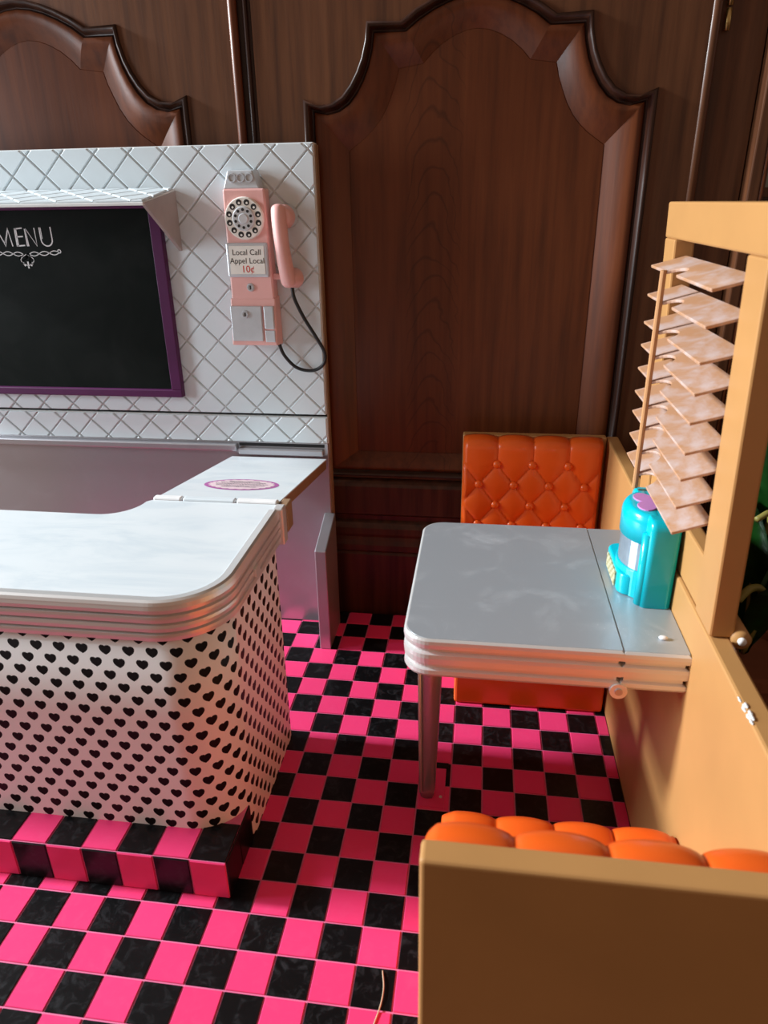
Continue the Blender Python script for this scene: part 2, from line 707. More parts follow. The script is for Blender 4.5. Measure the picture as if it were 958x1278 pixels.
# ---- tan side wall
wr = struct('wall_right', (10.58, -2, 0), 'tan plastic side wall of the toy diner beside the booths')
build('wall_panel', box(10.35, 10.80, -12.13, 8.0, 0.0, 8.6, 0.06), 'tan_plastic', wr)
b = bmesh.new()
for k in range(9):
    t = (k / 8 + random.uniform(-.1, .1)) * 0.8
    c = (10.37 + random.uniform(-.02, .05), -7.9 - 0.75 * t, 8.58 + random.uniform(-.02, .05))
    bmesh.ops.create_icosphere(b, subdivisions=1, radius=0.035 + 0.03 * math.sin(t * 3), matrix=Matrix.Translation(c) @ Matrix.Diagonal((0.6, 1.6, 0.35, 1)))
tag(build('scuff', b, 'crumb_white', wr), 'white scuffed chip on the wall rim')

# ---- tan window frame standing on the side wall (leans in a little)
wf = struct('window_1', (10.4, -2.1, 8.6), 'tan plastic window frame on the diner side wall')


def lean(x, z):
    return x - 0.033 * (z - 8.5)


def lean_box(y0, y1, z0, z1, x0=10.36, x1=10.86, bev=0.05):
    return hexa([(lean(x0, z0), y0, z0), (lean(x1, z0), y0, z0), (lean(x1, z0), y1, z0), (lean(x0, z0), y1, z0),
                 (lean(x0, z1), y0, z1), (lean(x1, z1), y0, z1), (lean(x1, z1), y1, z1), (lean(x0, z1), y1, z1)], bev)


build('stile', lean_box(-5.92, -4.82, 8.62, 16.06), 'tan_plastic', wf)
build('stile', lean_box(0.62, 1.66, 8.62, 16.06), 'tan_plastic', wf)
build('top_rail', lean_box(-5.92, 1.66, 16.06, 16.93), 'tan_plastic', wf)
build('bottom_rail', lean_box(-4.82, 0.62, 8.62, 9.9, 10.42, 10.80), 'tan_plastic', wf)
hg = build('hinge', cyl((10.98, -6.0, 8.62), (0, 1, 0), 0.20, 0.9, 20), 'tan_plastic', wf, True)
build('hinge_pin', cyl((10.98, -6.06, 8.62), (0, 1, 0), 0.085, 0.1, 14), 'crumb_white', hg, True)

# ================================================================== WOODEN CABINET BEHIND
CY = 8.62      # door face
cab = thing('wooden_cabinet', (5, 9.5, -0.42), 'tall dark reddish wooden cabinet with arched raised panel doors behind the diner', 'cabinet')
build('carcass', box(-22, 14.0, CY + 1.1, 13.0, -0.42, 34), 'wood_frame', cab)
RP = [  # right half: outer outline -> field outline  (dx from door centre, z)
    ((5.85, 6.45), (4.48, 7.31)), ((5.85, 10.0), (4.48, 10.0)), ((5.85, 14.0), (4.48, 14.0)), ((5.85, 17.5), (4.48, 17.2)),
    ((5.85, 20.22), (4.47, 18.74)), ((5.35, 20.06), (4.15, 18.95)),
    ((4.90, 20.12), (3.85, 19.16)), ((4.52, 20.33), (3.58, 19.40)), ((4.22, 20.66), (3.33, 19.68)),
    ((3.98, 21.05), (3.10, 20.05)), ((3.80, 21.45), (2.92, 20.45)), ((3.66, 21.95), (2.76, 20.85)),
    ((3.60, 22.45), (2.66, 21.24)), ((2.48, 22.42), (1.79, 21.36)),
    ((2.00, 22.74), (1.50, 21.66)), ((1.50, 22.98), (1.15, 21.93)), ((1.00, 23.17), (0.75, 22.14)), ((0.5, 23.30), (0.36, 22.27)),
    ((0.0, 23.35), (0.0, 22.31))]


def cab_door(cx, dz, x0, x1):
    dr = build('door', box(0, 0.1, 0, 0.1, 0, 0.1), 'wood_frame', cab) if False else None
    full = [(a, b) for a, b in RP] + [((-a[0], a[1]), (-b[0], b[1])) for a, b in RP[-2::-1]]
    O = [(cx + a[0], a[1] + dz) for a, b in full]
    I = [(cx + b[0], b[1] + dz) for a, b in full]

    def ring(t, y):
        return [(o_[0] + (i_[0] - o_[0]) * t, y, o_[1] + (i_[1] - o_[1]) * t) for o_, i_ in zip(O, I)]
    # frame plate with the arched opening
    b = bmesh.new()
    outer = [(x0, 6.3), (x1, 6.3), (x1, 34), (x0, 34)]
    ov = [b.verts.new((p[0], CY, p[1])) for p in outer]
    rv = [b.verts.new(p) for p in ring(-0.08, CY)]
    es = [b.edges.new((ov[i], ov[(i + 1) % 4])) for i in range(4)] + [b.edges.new((rv[i], rv[(i + 1) % len(rv)])) for i in range(len(rv))]
    bmesh.ops.triangle_fill(b, use_beauty=True, use_dissolve=False, edges=es)
    bv = [b.verts.new((p[0], CY + 0.7, p[1])) for p in outer]
    for i in range(4):
        b.faces.new((ov[i], ov[(i + 1) % 4], bv[(i + 1) % 4], bv[i]))
    b.faces.new(bv[::-1])
    fix(b)
    dr = build('door', b, 'wood_frame', cab)
    # bead moulding
    b = loft([ring(-0.09, CY + 0.05), ring(-0.085, CY - 0.04), ring(-0.05, CY - 0.12), ring(0.0, CY - 0.13), ring(0.05, CY - 0.05), ring(0.075, CY + 0.06), ring(0.10, CY + 0.16),
              ring(0.13, CY + 0.20), ring(0.15, CY + 0.16), ring(0.18, CY + 0.12)], True, False)
    build('bead_moulding', b, 'wood_bead', dr, True)
    # raised panel with a hollow bevel
    b = loft([ring(0.16, CY + 0.16), ring(0.19, CY + 0.12), ring(0.34, CY + 0.14), ring(0.50, CY + 0.22), ring(0.68, CY + 0.35),
              ring(0.86, CY + 0.50), ring(0.97, CY + 0.585), ring(0.99, CY + 0.60)], True, False)
    k = len(O)
    b.verts.index_update()
    corner = {0, 4, 12, 13, 36, 32, 24, 23}
    for e in b.edges:
        i0, i1 = sorted((e.verts[0].index, e.verts[1].index))
        if i1 - i0 == k and i0 % k in corner:
            e.smooth = False
    build('panel_bevel', b, 'wood_panel', dr, True)
    b = loft([ring(0.985, CY + 0.605), ring(1.0, CY + 0.58)], True, False)
    b2 = bmesh.new()
    vs = [b2.verts.new(p) for p in ring(1.0, CY + 0.58)]
    es = [b2.edges.new((vs[i], vs[(i + 1) % len(vs)])) for i in range(len(vs))]
    bmesh.ops.triangle_fill(b2, use_beauty=True, edges=es)
    fix(b2)
    for f in b2.faces:
        if f.normal.y > 0:
            f.normal_flip()
    join(b, b2)
    build('raised_panel', b, 'wood_panel', dr)
    return dr


d1 = cab_door(4.87, 0.0, -2.75, 12.25)
d1['label'] = 'right cabinet door'
d2 = cab_door(-11.28, 0.26, -19.8, -3.55)
d2['label'] = 'left cabinet door'
# astragal between the doors
b = box(-3.50, -2.80, CY + 0.12, CY + 0.5, 6.3, 34)
build('door_gap', b, 'wood_bead', cab)
build('astragal', tube([(-3.40, CY + 0.04, 6.4), (-3.40, CY + 0.04, 34)], 0.16, 12), 'wood_panel', cab, True)
build('astragal', tube([(-2.98, CY + 0.10, 6.4), (-2.98, CY + 0.10, 34)], 0.09, 10), 'wood_bead', cab, True)
# right door edge roll, face frame and corner post
build('edge_roll', tube([(12.33, CY + 0.1, 6.4), (12.33, CY + 0.1, 34)], 0.17, 12), 'wood_frame', cab, True)
build('face_frame', box(12.5, 14.0, CY + 0.3, CY + 0.8, -0.4, 34), 'wood_frame', cab)
hb = build('door_hinge', tube([(12.72, CY + 0.12, 21.85), (12.72, CY + 0.12, 22.45)], 0.09, 12), 'brass', cab, True)
build('hinge_knuckle', tube([(12.72, CY + 0.12, 22.52), (12.72, CY + 0.12, 23.3)], 0.09, 12), 'brass', hb, True)
# base mouldings: profile swept along X
prof = [(CY + 0.8, 6.3), (CY + 0.0, 6.26), (CY - 0.25, 6.12), (CY - 0.32, 6.0), (CY - 0.30, 4.75), (CY - 0.16, 4.62), (CY - 0.14, 4.42), (CY - 0.30, 4.30),
        (CY - 0.44, 4.12), (CY - 0.46, 3.85), (CY - 0.40, 3.70), (CY - 0.44, 3.55), (CY - 0.52, 3.35), (CY - 0.53, 3.10), (CY - 0.42, 2.98),
        (CY - 0.50, 2.88), (CY - 0.52, 0.3), (CY - 0.52, -0.40), (CY + 0.8, -0.40)]
build('base_moulding', prism(prof, YZ, -22, 14.0), 'wood_base', cab)
# neighbouring glazed unit at the far right
gl = thing('glazed_cabinet', (16.5, 9.5, -0.42), 'dark wooden glazed cabinet edge at the top right corner', 'cabinet')
build('side_post', box(14.05, 14.42, CY - 0.4, 11.0, -0.4, 34, 0.05), 'wood_frame', gl)
build('door_edge', tube([(14.5, CY - 0.3, -0.3), (14.5, CY - 0.3, 34)], 0.10, 10), 'wood_panel', gl, True)
build('shelf', box(14.42, 20, CY - 0.1, 12, 16.9, 17.3), 'wood_frame', gl)
build('lower_door', box(14.55, 20, CY - 0.2, CY + 0.2, -0.4, 17.0, 0.05), 'wood_bead', gl)
build('pane', box(14.6, 20, CY + 0.1, CY + 0.16, 17.3, 34), 'pane_grey', gl)
build('top_rail', box(14.42, 20, CY - 0.1, 12, 33.4, 34), 'wood_frame', gl)

# ================================================================== SERVICE COUNTER
ct = thing('service_counter', (-6, -3, 0), 'long white toy counter printed with black hearts on a checkered plinth', 'counter')
ZT, ZB = 8.52, 7.46
# plan outlines
def plan(front, right, rad, xl=-17.0, back=0.35, inner=-0.85, n=18):
    """closed loop, counter-clockwise from far left front"""
    P = [(xl, front)]
    P += arc(right - rad, front + rad, rad, -PI / 2, 0, n)
    P += [(right, back)]
    P += [(-4.70, back)]
    P += arc(-5.95, back - 0.15, 1.1, -0.0, -PI / 2, 10) if inner < back - 0.5 else []
    P += [(xl, inner)]
    return P


# body: shell with UVs in tiles
def strip_body():
    b = bmesh.new()
    uvl = b.loops.layers.uv.new('UVMap')
    path = [(-17.0, -5.70), (-12, -5.70), (-7, -5.70)]
    path += arc(-0.60 - 1.45, -5.70 + 1.45, 1.45, -PI / 2, 0, 20)
    path += [(-0.60, -3), (-0.60, -0.35), (-0.85, -0.30), (-5.4, -0.30), (-5.4, -0.95), (-17, -0.95)]
    zs = [0.0, 1.0, 3.0, 5.0, ZB + 0.1]
    d = [0.0]
    for i in range(1, len(path)):
        d.append(d[-1] + math.hypot(path[i][0] - path[i - 1][0], path[i][1] - path[i - 1][1]))
    V = [[b.verts.new((p[0], p[1], z)) for z in zs] for p in path]
    for i in range(len(path) - 1):
        for k in range(len(zs) - 1):
            f = b.faces.new((V[i][k], V[i + 1][k], V[i + 1][k + 1], V[i][k + 1]))
            for lp, (ii, kk) in zip(f.loops, ((i, k), (i + 1, k), (i + 1, k + 1), (i, k + 1))):
                lp[uvl].uv = (d[ii] - 17.0 + 5.53 + PU / 2, zs[kk] - 7.45 + PV / 2)
            f.smooth = i < 23
    b.faces.new([V[i][-1] for i in range(len(path))])
    return fix(b)


build('body', strip_body(), 'heart_print', ct)
# countertop slab + rim
top = plan(-5.68, -0.56, 1.62)
build('countertop', prism(top, XY, ZB + 0.1, ZT - 0.03), 'marble_white', ct)
rimpath = [(-17.0, -5.68)] + arc(-0.56 - 1.62, -5.68 + 1.62, 1.62, -PI / 2, 0, 24) + [(-0.56, -3.0), (-0.56, -0.1)]


def sweep(path, prof):
    """prof: list of (outward offset, z)"""
    rings = []
    for i, p in enumerate(path):
        a = path[max(i - 1, 0)]
        c = path[min(i + 1, len(path) - 1)]
        dx, dy = c[0] - a[0], c[1] - a[1]
        l = math.hypot(dx, dy)
        nx, ny = dy / l, -dx / l
        rings.append([(p[0] + nx * o_, p[1] + ny * o_, z) for o_, z in prof])
    return loft(rings, True, True)


H = ZT - ZB
rp = [(-0.25, ZT - 0.05), (-0.22, ZT), (-0.02, ZT + 0.02), (0.05, ZT - 0.02), (0.08, ZT - 0.10)]
for k in range(4):
    z1 = ZT - 0.12 - k * H * 0.235
    z0 = z1 - H * 0.235
    rp += [(0.085 + 0.012 * (k % 2), z1 - 0.015), (0.10, z1 - 0.09), (0.085, z0 + 0.055), (0.0, z0 + 0.03), (0.0, z0 + 0.005)]
rp += [(0.02, ZB), (-0.25, ZB)]
rim = build('metal_rim', sweep(rimpath, rp), 'silver_rim', ct)
for p in rim.data.polygons:
    p.use_smooth = False
build('rim_clip', box(-0.50, -0.40, -2.85, -2.45, ZB + 0.25, ZB + 0.5, 0.02), 'silver_rim', rim)
build('end_cap', box(-0.66, -0.36, -0.12, 0.30, ZB - 0.12, ZT + 0.03, 0.04), 'silver_rim', ct)
build('end_bracket', box(-0.62, -0.34, 0.34, 0.95, ZB + 0.1, ZT - 0.05, 0.04), 'rim_brown', ct)
# plinth with tiles
pl = build('plinth', box(-17, -0.66, -6.64, -4.62, 0.0, 1.28, 0.02), 'grout_pink', ct)
xs = [-0.64 - 1.01 * k for k in range(17)]
for k in range(16):
    x1, x0 = xs[k] - G, xs[k + 1] + G
    build('tile', raised([(x0, -6.62), (x1, -6.62), (x1, -5.4), (x0, -5.4)], XY, 1.28, 1.32, 0.02), 'floor_black' if k % 2 == 0 else 'floor_pink', pl)
    build('tile', raised([(x0, 0.03), (x1, 0.03), (x1, 1.27), (x0, 1.27)], XZ, -6.64, -6.68, 0.02), 'floor_pink' if k % 2 == 0 else 'floor_black', pl)
for k in range(2):
    y0 = -6.64 + k * 1.0
    build('tile', raised([(y0 + G, 0.03), (y0 + 1 - G, 0.03), (y0 + 1 - G, 1.27), (y0 + G, 1.27)], YZ, -0.66, -0.62, 0.02), 'floor_black', pl)

# ---- lift-up flap bridging counter and wall
fp = thing('counter_flap', (-2.6, 3.7, 7.3), 'white marbled lift-up counter flap with an oval pink sticker', 'counter flap')
fy0, fz0, fy1, fz1 = 0.52, 8.5, 6.78, 7.74


def flz(y):
    return fz0 + (fz1 - fz0) * (y - fy0) / (fy1 - fy0)


th = 0.42
build('slab', hexa([(-4.66, fy0, fz0 - th), (-0.66, fy0, fz0 - th), (-0.50, fy1, fz1 - th), (-4.35, fy1, fz1 - th),
                    (-4.66, fy0, fz0 - 0.04), (-0.66, fy0, fz0 - 0.04), (-0.50, fy1, fz1 - 0.04), (-4.35, fy1, fz1 - 0.04)], 0.03), 'rim_brown', fp)
build('marbled_top', hexa([(-4.68, fy0, fz0 - 0.05), (-0.64, fy0, fz0 - 0.05), (-0.48, fy1, fz1 - 0.05), (-4.37, fy1, fz1 - 0.05),
                           (-4.68, fy0, fz0), (-0.64, fy0, fz0), (-0.48, fy1, fz1), (-4.37, fy1, fz1)], 0.015), 'marble_white', fp)
for x0, x1, nm in ((-4.72, -3.78, 'hinge_leaf'), (-3.74, -2.02, 'hinge_barrel'), (-1.98, -0.66, 'hinge_leaf')):
    build(nm, box(x0, x1, 0.37, 0.66, 8.36, 8.56, 0.06), 'marble_white' if nm == 'hinge_barrel' else 'crumb_white', fp)
# sticker
SC = (-2.5, 2.45)


def stk(h):
    return lambda x, y: (SC[0] + x, SC[1] + y, flz(SC[1] + y) + h)


def disc(rx, ry, h, scallop=0.0, k=96):
    b = bmesh.new()
    f = stk(h)
    b.faces.new([b.verts.new(f(rx * (1 + scallop * abs(math.sin(12 * 2 * PI * i / k))) * math.cos(2 * PI * i / k),
                               ry * (1 + scallop * abs(math.sin(12 * 2 * PI * i / k))) * math.sin(2 * PI * i / k))) for i in range(k)])
    return fix(b)


sk = build('sticker', disc(1.30, 0.72, 0.006), 'sticker_purple', fp)
build('sticker_face', disc(1.08, 0.58, 0.012, 0.09), 'sticker_pink', sk)
b = bmesh.new()
for r, (yy, half) in enumerate(((0.36, 0.55), (0.2, 0.8), (0.03, 0.92), (-0.14, 0.85), (-0.32, 0.6))):
    pts = []
    for i in range(60):
        x = -half + 2 * half * i / 59
        pts.append((x, yy + 0.045 * math.sin(i * 1.9 + r) * (0.5 + 0.5 * math.sin(i * 0.37 + r))))
    ribbon(pts, 0.04, stk(0.018), b)
build('sticker_script', b, 'sticker_ink', sk)

# ================================================================== MENU BOARD AND AWNING
mbo = thing('menu_board', (-11.55, 6.9, 10.1), 'black chalkboard menu in a purple frame on the tiled wall', 'menu board')
mx0, mx1, mz0, mz1 = -17.0, -6.1, 10.12, 17.2
build('board', box(mx0 + 0.1, mx1 - 0.25, 6.88, 7.03, mz0 + 0.2, mz1), 'chalkboard', mbo)
build('frame_rail', box(mx0, mx1, 6.72, 7.03, mz0, mz0 + 0.30, 0.04), 'board_purple', mbo)
build('frame_rail', box(mx0, mx1, 6.72, 7.03, mz1 - 0.25, mz1, 0.04), 'board_purple', mbo)
build('frame_stile', box(mx1 - 0.42, mx1, 6.72, 7.03, mz0 + 0.29, mz1 - 0.24, 0.03), 'board_purple', mbo)
build('frame_stile', box(mx0, mx0 + 0.42, 6.72, 7.03, mz0 + 0.29, mz1 - 0.24, 0.03), 'board_purple', mbo)
MB = lambda x, z: (-11.62 + x, 6.872, 16.02 + z)
strokes = [[(-1.0, -0.32), (-0.92, 0.30), (-0.72, -0.18), (-0.50, 0.34), (-0.42, -0.30)],
           [(-0.93, 0.30), (-0.70, -0.30), (-0.50, 0.30)],
           [(-0.22, 0.32), (-0.24, -0.30)], [(-0.17, 0.32), (-0.19, -0.30)], [(-0.22, 0.30), (0.08, 0.33)], [(-0.20, 0.03), (0.06, 0.04)], [(-0.24, -0.29), (0.08, -0.27)],
           [(0.22, -0.30), (0.22, 0.30), (0.56, -0.30), (0.56, 0.33)], [(0.17, -0.30), (0.18, 0.30)],
           ]
b = bmesh.new()
for s in strokes:
    ribbon(s, 0.045, MB, b)
u = [(0.76, 0.34), (0.76, -0.05)] + [(0.98 + 0.22 * math.cos(a), -0.08 + 0.22 * math.sin(a)) for a in [PI + PI * i / 10 for i in range(11)]] + [(1.20, 0.0), (1.20, 0.36)]
ribbon(u, 0.045, MB, b)
ribbon([(0.81, 0.34), (0.81, -0.05)], 0.03, MB, b)
tag(build('menu_lettering', b, 'chalk_white', mbo), 'white hand-lettered word MENU')
b = bmesh.new()
for sg in (-1, 1):
    for ph in (0, PI):
        ribbon([(sg * (0.12 + 1.22 * i / 40) + 0.05, -0.58 + 0.05 * i / 40 + 0.07 * math.sin(i / 40 * 3 * PI + ph)) for i in range(41)], 0.03, MB, b)
    ribbon([(0.05 + sg * (1.34 + 0.06 * math.sin(a)), -0.55 + 0.06 * (1 - math.cos(a))) for a in [2 * PI * i / 16 * 0.8 for i in range(17)]], 0.03, MB, b)
    for ang, ln in ((0.5, 0.42), (1.05, 0.36)):
        ca, sa = math.cos(-PI / 2 + sg * ang), math.sin(-PI / 2 + sg * ang)
        ribbon([(0.05 + ca * ln * t - sa * 0.07 * math.sin(2 * PI * t), -0.58 + sa * ln * t + ca * 0.07 * math.sin(2 * PI * t)) for t in [0.5 + 0.5 * math.cos(2 * PI * i / 24) for i in range(25)]], 0.025, MB, b)
    ribbon([(0.05 + sg * 0.26 * math.sin(PI * i / 16), -0.58 - 0.42 * i / 16) for i in range(17)], 0.025, MB, b)
    ribbon([(0.05 + sg * 0.12, -1.0), (0.05 + sg * 0.20, -0.86)], 0.05, MB, b)
ribbon([(0.05, -1.08), (0.05, -0.84)], 0.06, MB, b)
build('flourish', b, 'chalk_white', mbo)

aw = thing('wall_awning', (-11.0, 5.6, 15.5), 'white tiled awning above the menu board with a grey end bracket', 'awning')
ax1 = -5.52
fy = 4.35
build('awning_sheet', hexa([(-17, fy, 17.04), (ax1, fy, 17.04), (ax1, 7.0, 17.44), (-17, 7.0, 17.44),
                            (-17, fy, 17.14), (ax1, fy, 17.14), (ax1, 7.0, 17.56), (-17, 7.0, 17.56)], 0.02), 'white_grout', aw)
awf = lambda a, b_, t: (a, fy + 0.05 + b_, 17.15 + 0.1585 * (b_ + 0.05) + t)
for a in range(-26, 3):
    for b_ in range(0, 6):
        if (a + b_) % 2 == 0:
            continue
        h = D / 2 - 0.04
        poly = clip_poly([(-6.0 + a * D / 2 - h, b_ * D / 2), (-6.0 + a * D / 2, b_ * D / 2 - h), (-6.0 + a * D / 2 + h, b_ * D / 2), (-6.0 + a * D / 2, b_ * D / 2 + h)], -16.9, ax1 - 0.05, 0.0, 2.55)
        if len(poly) >= 3 and area2(poly) > 0.02:
            build('tile', raised(poly, awf, 0.0, 0.05, 0.05), 'white_tile', aw)
gus = [(fy + 0.03, 17.12), (7.02, 17.5), (7.02, 15.5)]
build('end_bracket', prism(gus, YZ, ax1 - 0.12, ax1 + 0.02, 0.02), 'gusset_plastic', aw)

build('end_bracket', prism(gus, YZ, -17.0, -16.86, 0.02), 'gusset_plastic', aw)

# ================================================================== PAYPHONE
ph = thing('payphone', (-2.8, 6.7, 12.2), 'pink wall payphone with silver dial and handset on the tiled wall', 'payphone')
PF = 6.42
up = [(6.98, 17.52), (PF, 17.50), (PF, 13.95), (6.98, 13.95)]
build('body', prism([(-3.58, 17.52), (-2.10, 17.52), (-2.02, 13.85), (-3.62, 13.85)], XZ, PF, 7.0, 0.06), 'phone_pink', ph)
build('coin_box', hexa([(-3.72, PF - 0.10, 12.26), (-2.0, PF - 0.10, 12.26), (-1.96, 7.0, 12.2), (-3.74, 7.0, 12.2),
                        (-3.66, PF - 0.02, 13.92), (-1.98, PF - 0.02, 13.92), (-1.98, 7.0, 13.98), (-3.66, 7.0, 13.98)], 0.05), 'phone_pink', ph)
# coin head
ch = build('coin_head', hexa([(-3.55, PF + 0.06, 17.52), (-2.28, PF + 0.06, 17.52), (-2.24, 6.98, 17.52), (-3.55, 6.98, 17.52),
                              (-3.38, PF + 0.12, 18.08), (-2.52, PF + 0.12, 18.08), (-2.42, 6.98, 18.12), (-3.38, 6.98, 18.12)], 0.03), 'phone_silver', ph)
for k in range(3):
    c = (-3.22 + 0.30 * k, PF + 0.07, 17.86)
    b = loft([[(c[0] + r * math.cos(2 * PI * j / 20), c[1] + yy, c[2] + r * math.sin(2 * PI * j / 20)) for j in range(20)] for r, yy in ((0.15, 0.03), (0.14, -0.02), (0.115, -0.02), (0.105, 0.02))], True, False)
    build('coin_slot', b, 'phone_silver', ch)
# dial
DC = Vector((-2.86, PF, 16.58))
dl = build('dial', cyl(DC + Vector((0, 0.02, 0)), (0, -1, 0), 0.70, 0.14, 40, 0.67, 0.02), 'card_white', ph)
for k in range(12):
    a = PI / 2 + 0.25 - k * 2 * PI / 12
    c = DC + Vector((0.53 * math.cos(a), -0.12, 0.53 * math.sin(a)))
    build('finger_hole', cyl(c, (0, -1, 0), 0.10, 0.006, 16), 'ink_black', dl)
    build('digit', cyl(c + Vector((0.01, -0.006, -0.02)), (0, -1, 0), 0.04, 0.005, 8), 'card_white', dl)
hubo = build('dial_hub', cyl(DC + Vector((0, -0.12, 0)), (0, -1, 0), 0.40, 0.06, 32, 0.37, 0.01), 'phone_silver', ph)
for k in range(10):
    a = k * 2 * PI / 10 + 0.3
    build('hub_dot', cyl(DC + Vector((0.285 * math.cos(a), -0.181, 0.285 * math.sin(a))), (0, -1, 0), 0.05, 0.006, 12), 'ink_black', hubo)
build('hub_cap', cyl(DC + Vector((0, -0.18, 0)), (0, -1, 0), 0.17, 0.03, 24, 0.15), 'phone_silver', hubo)
# card
cd = build('card_frame', box(-3.62, -2.12, PF - 0.10, PF + 0.05, 14.65, 15.80, 0.05), 'phone_silver', ph)
build('card', box(-3.50, -2.24, PF - 0.115, PF, 14.76, 15.70, 0.0), 'card_white', cd)
cf = lambda cz: (lambda x, y: (-2.87 + x, PF - 0.121, cz + y))
build('lettering', text_mesh('Local Call', 0.265, cf(15.40)), 'ink_black', cd)
build('lettering', text_mesh('Appel Local', 0.265, cf(15.12)), 'ink_black', cd)
build('lettering', text_mesh('10¢', 0.33, cf(14.82)), 'ink_red', cd)


def lock(cx, cz, y, parent):
    b = cyl((cx, y + 0.01, cz), (0, -1, 0), 0.15, 0.05, 24, 0.13)
    lk = build('lock', b, 'phone_silver', parent, False)
    b = loft([[(cx + r * math.cos(2 * PI * j / 20), y - 0.045 + yy, cz + r * math.sin(2 * PI * j / 20)) for j in range(20)] for r, yy in ((0.105, 0.0), (0.10, -0.02), (0.085, -0.02), (0.08, 0.0))], True, False)
    build('lock_ring', b, 'phone_silver', lk)
    build('keyhole', box(cx - 0.025, cx + 0.025, y - 0.05, y - 0.042, cz - 0.06, cz + 0.06), 'ink_black', lk)


lock(-2.86, 14.30, PF, ph)
cb = build('coin_door', box(-3.66, -2.50, PF - 0.15, PF, 12.42, 13.66, 0.03), 'phone_silver', ph)
lock(-3.10, 13.38, PF - 0.15, cb)
build('return_flap', box(-2.42, -2.06, PF - 0.14, PF, 12.85, 13.66, 0.03), 'phone_silver', ph)
build('return_tray', box(-2.42, -2.06, PF - 0.12, PF, 12.38, 12.80, 0.02), 'phone_silver', ph)
# cradle + handset
build('cradle', cyl((-1.50, 6.98, 16.62), (0, -1, 0), 0.40, 0.34, 28, 0.38), 'phone_silver', ph, False)
hpts = smooth_path([(-1.60, 6.42, 16.98), (-1.60, 6.30, 16.72), (-1.58, 6.22, 16.3), (-1.54, 6.20, 15.7), (-1.48, 6.22, 15.1), (-1.43, 6.28, 14.68), (-1.41, 6.40, 14.32)], 6)
hr = []
for q in range(len(hpts)):
    e = min(q, len(hpts) - 1 - q)
    hr.append([0.10, 0.20, 0.25, 0.275, 0.28][min(e, 4)] - 0.03 * max(0, 1 - abs(q - 18) / 12))
hs = build('handset', tube(hpts, hr, 18), 'phone_pink', ph, True)
build('earpiece', cyl((-1.54, 6.24, 16.62), (0.12, 1, 0), 0.34, 0.42, 28, 0.42, 0.10), 'phone_pink', hs, True)
build('mouthpiece', cyl((-1.42, 6.28, 14.58), (0.35, 1, 0.05), 0.27, 0.5, 28, 0.37, 0.08), 'phone_pink', hs, True)
build('cradle_hook', box(-2.05, -1.4, 6.55, 6.75, 14.55, 14.75, 0.03), 'phone_pink', ph)
cordp = smooth_path([(-1.36, 6.5, 14.30), (-1.30, 6.5, 13.9), (-1.02, 6.55, 13.25), (-0.62, 6.6, 12.55), (-0.34, 6.7, 11.95), (-0.42, 6.75, 11.50), (-0.85, 6.8, 11.25),
                     (-1.45, 6.8, 11.35), (-1.88, 6.75, 11.80), (-2.05, 6.7, 12.25)], 8)
build('cord', tube(cordp, 0.065, 10), 'cord_black', ph, True)

# ================================================================== TABLE
tb = thing('dining_table', (7, -2, 0), 'silver rounded-corner toy diner table hinged to the tan wall', 'table')
TZ, TB = 7.66, 6.62
TY0, TY1, TX0, TXH = -5.24, 1.42, 3.86, 8.87
rad = 0.62
edge = [(TXH, TY0)] + arc(TX0 + rad, TY0 + rad, rad, -PI / 2, -PI, 10) + arc(TX0 + rad, TY1 - rad, rad, PI, PI / 2, 10) + [(TXH, TY1)]


def table_prof(Z, B):
    Hh = Z - B
    return [(-0.12, Z), (-0.03, Z - 0.005), (0.02, Z - 0.05), (0.03, Z - 0.14), (0.015, Z - 0.24 * Hh), (-0.06, Z - 0.27 * Hh), (-0.06, Z - 0.36 * Hh),
            (0.02, Z - 0.40 * Hh), (0.03, Z - 0.50 * Hh), (0.015, Z - 0.66 * Hh), (-0.06, Z - 0.70 * Hh), (-0.06, Z - 0.80 * Hh), (0.01, Z - 0.83 * Hh), (0.02, Z - 0.93 * Hh), (-0.02, B), (-0.12, B)]


def slab(outline, Z, B):
    """solid slab whose sides follow the ribbed profile; offsets are inward-positive normals per vertex"""
    k = len(outline)
    # signed area for orientation
    sa = sum(outline[i - 1][0] * outline[i][1] - outline[i][0] * outline[i - 1][1] for i in range(k))
    nrm = []
    for i in range(k):
        a, p, c = outline[i - 1], outline[i], outline[(i + 1) % k]
        e1 = Vector((p[0] - a[0], p[1] - a[1])).normalized()
        e2 = Vector((c[0] - p[0], c[1] - p[1])).normalized()
        n1 = Vector((e1.y, -e1.x))
        n2 = Vector((e2.y, -e2.x))
        m = (n1 + n2)
        m = m / max(0.4, m.dot(n1)) if m.length > 1e-6 else n1
        nrm.append(m if sa > 0 else -m)
    rings = []
    for o_, z in table_prof(Z, B):
        rings.append([(p[0] + q.x * o_, p[1] + q.y * o_, z) for p, q in zip(outline, nrm)])
    return loft(rings)


build('ribbed_edge', slab(edge, TZ, TB), 'silver_rim', tb)


def inset(poly, d):
    cx = sum(p[0] for p in poly) / len(poly)
    cy = (TY0 + TY1) / 2
    return [(p[0] + (d if p[0] < cx else -d), p[1] + (d if p[1] < cy else -d)) for p in poly]


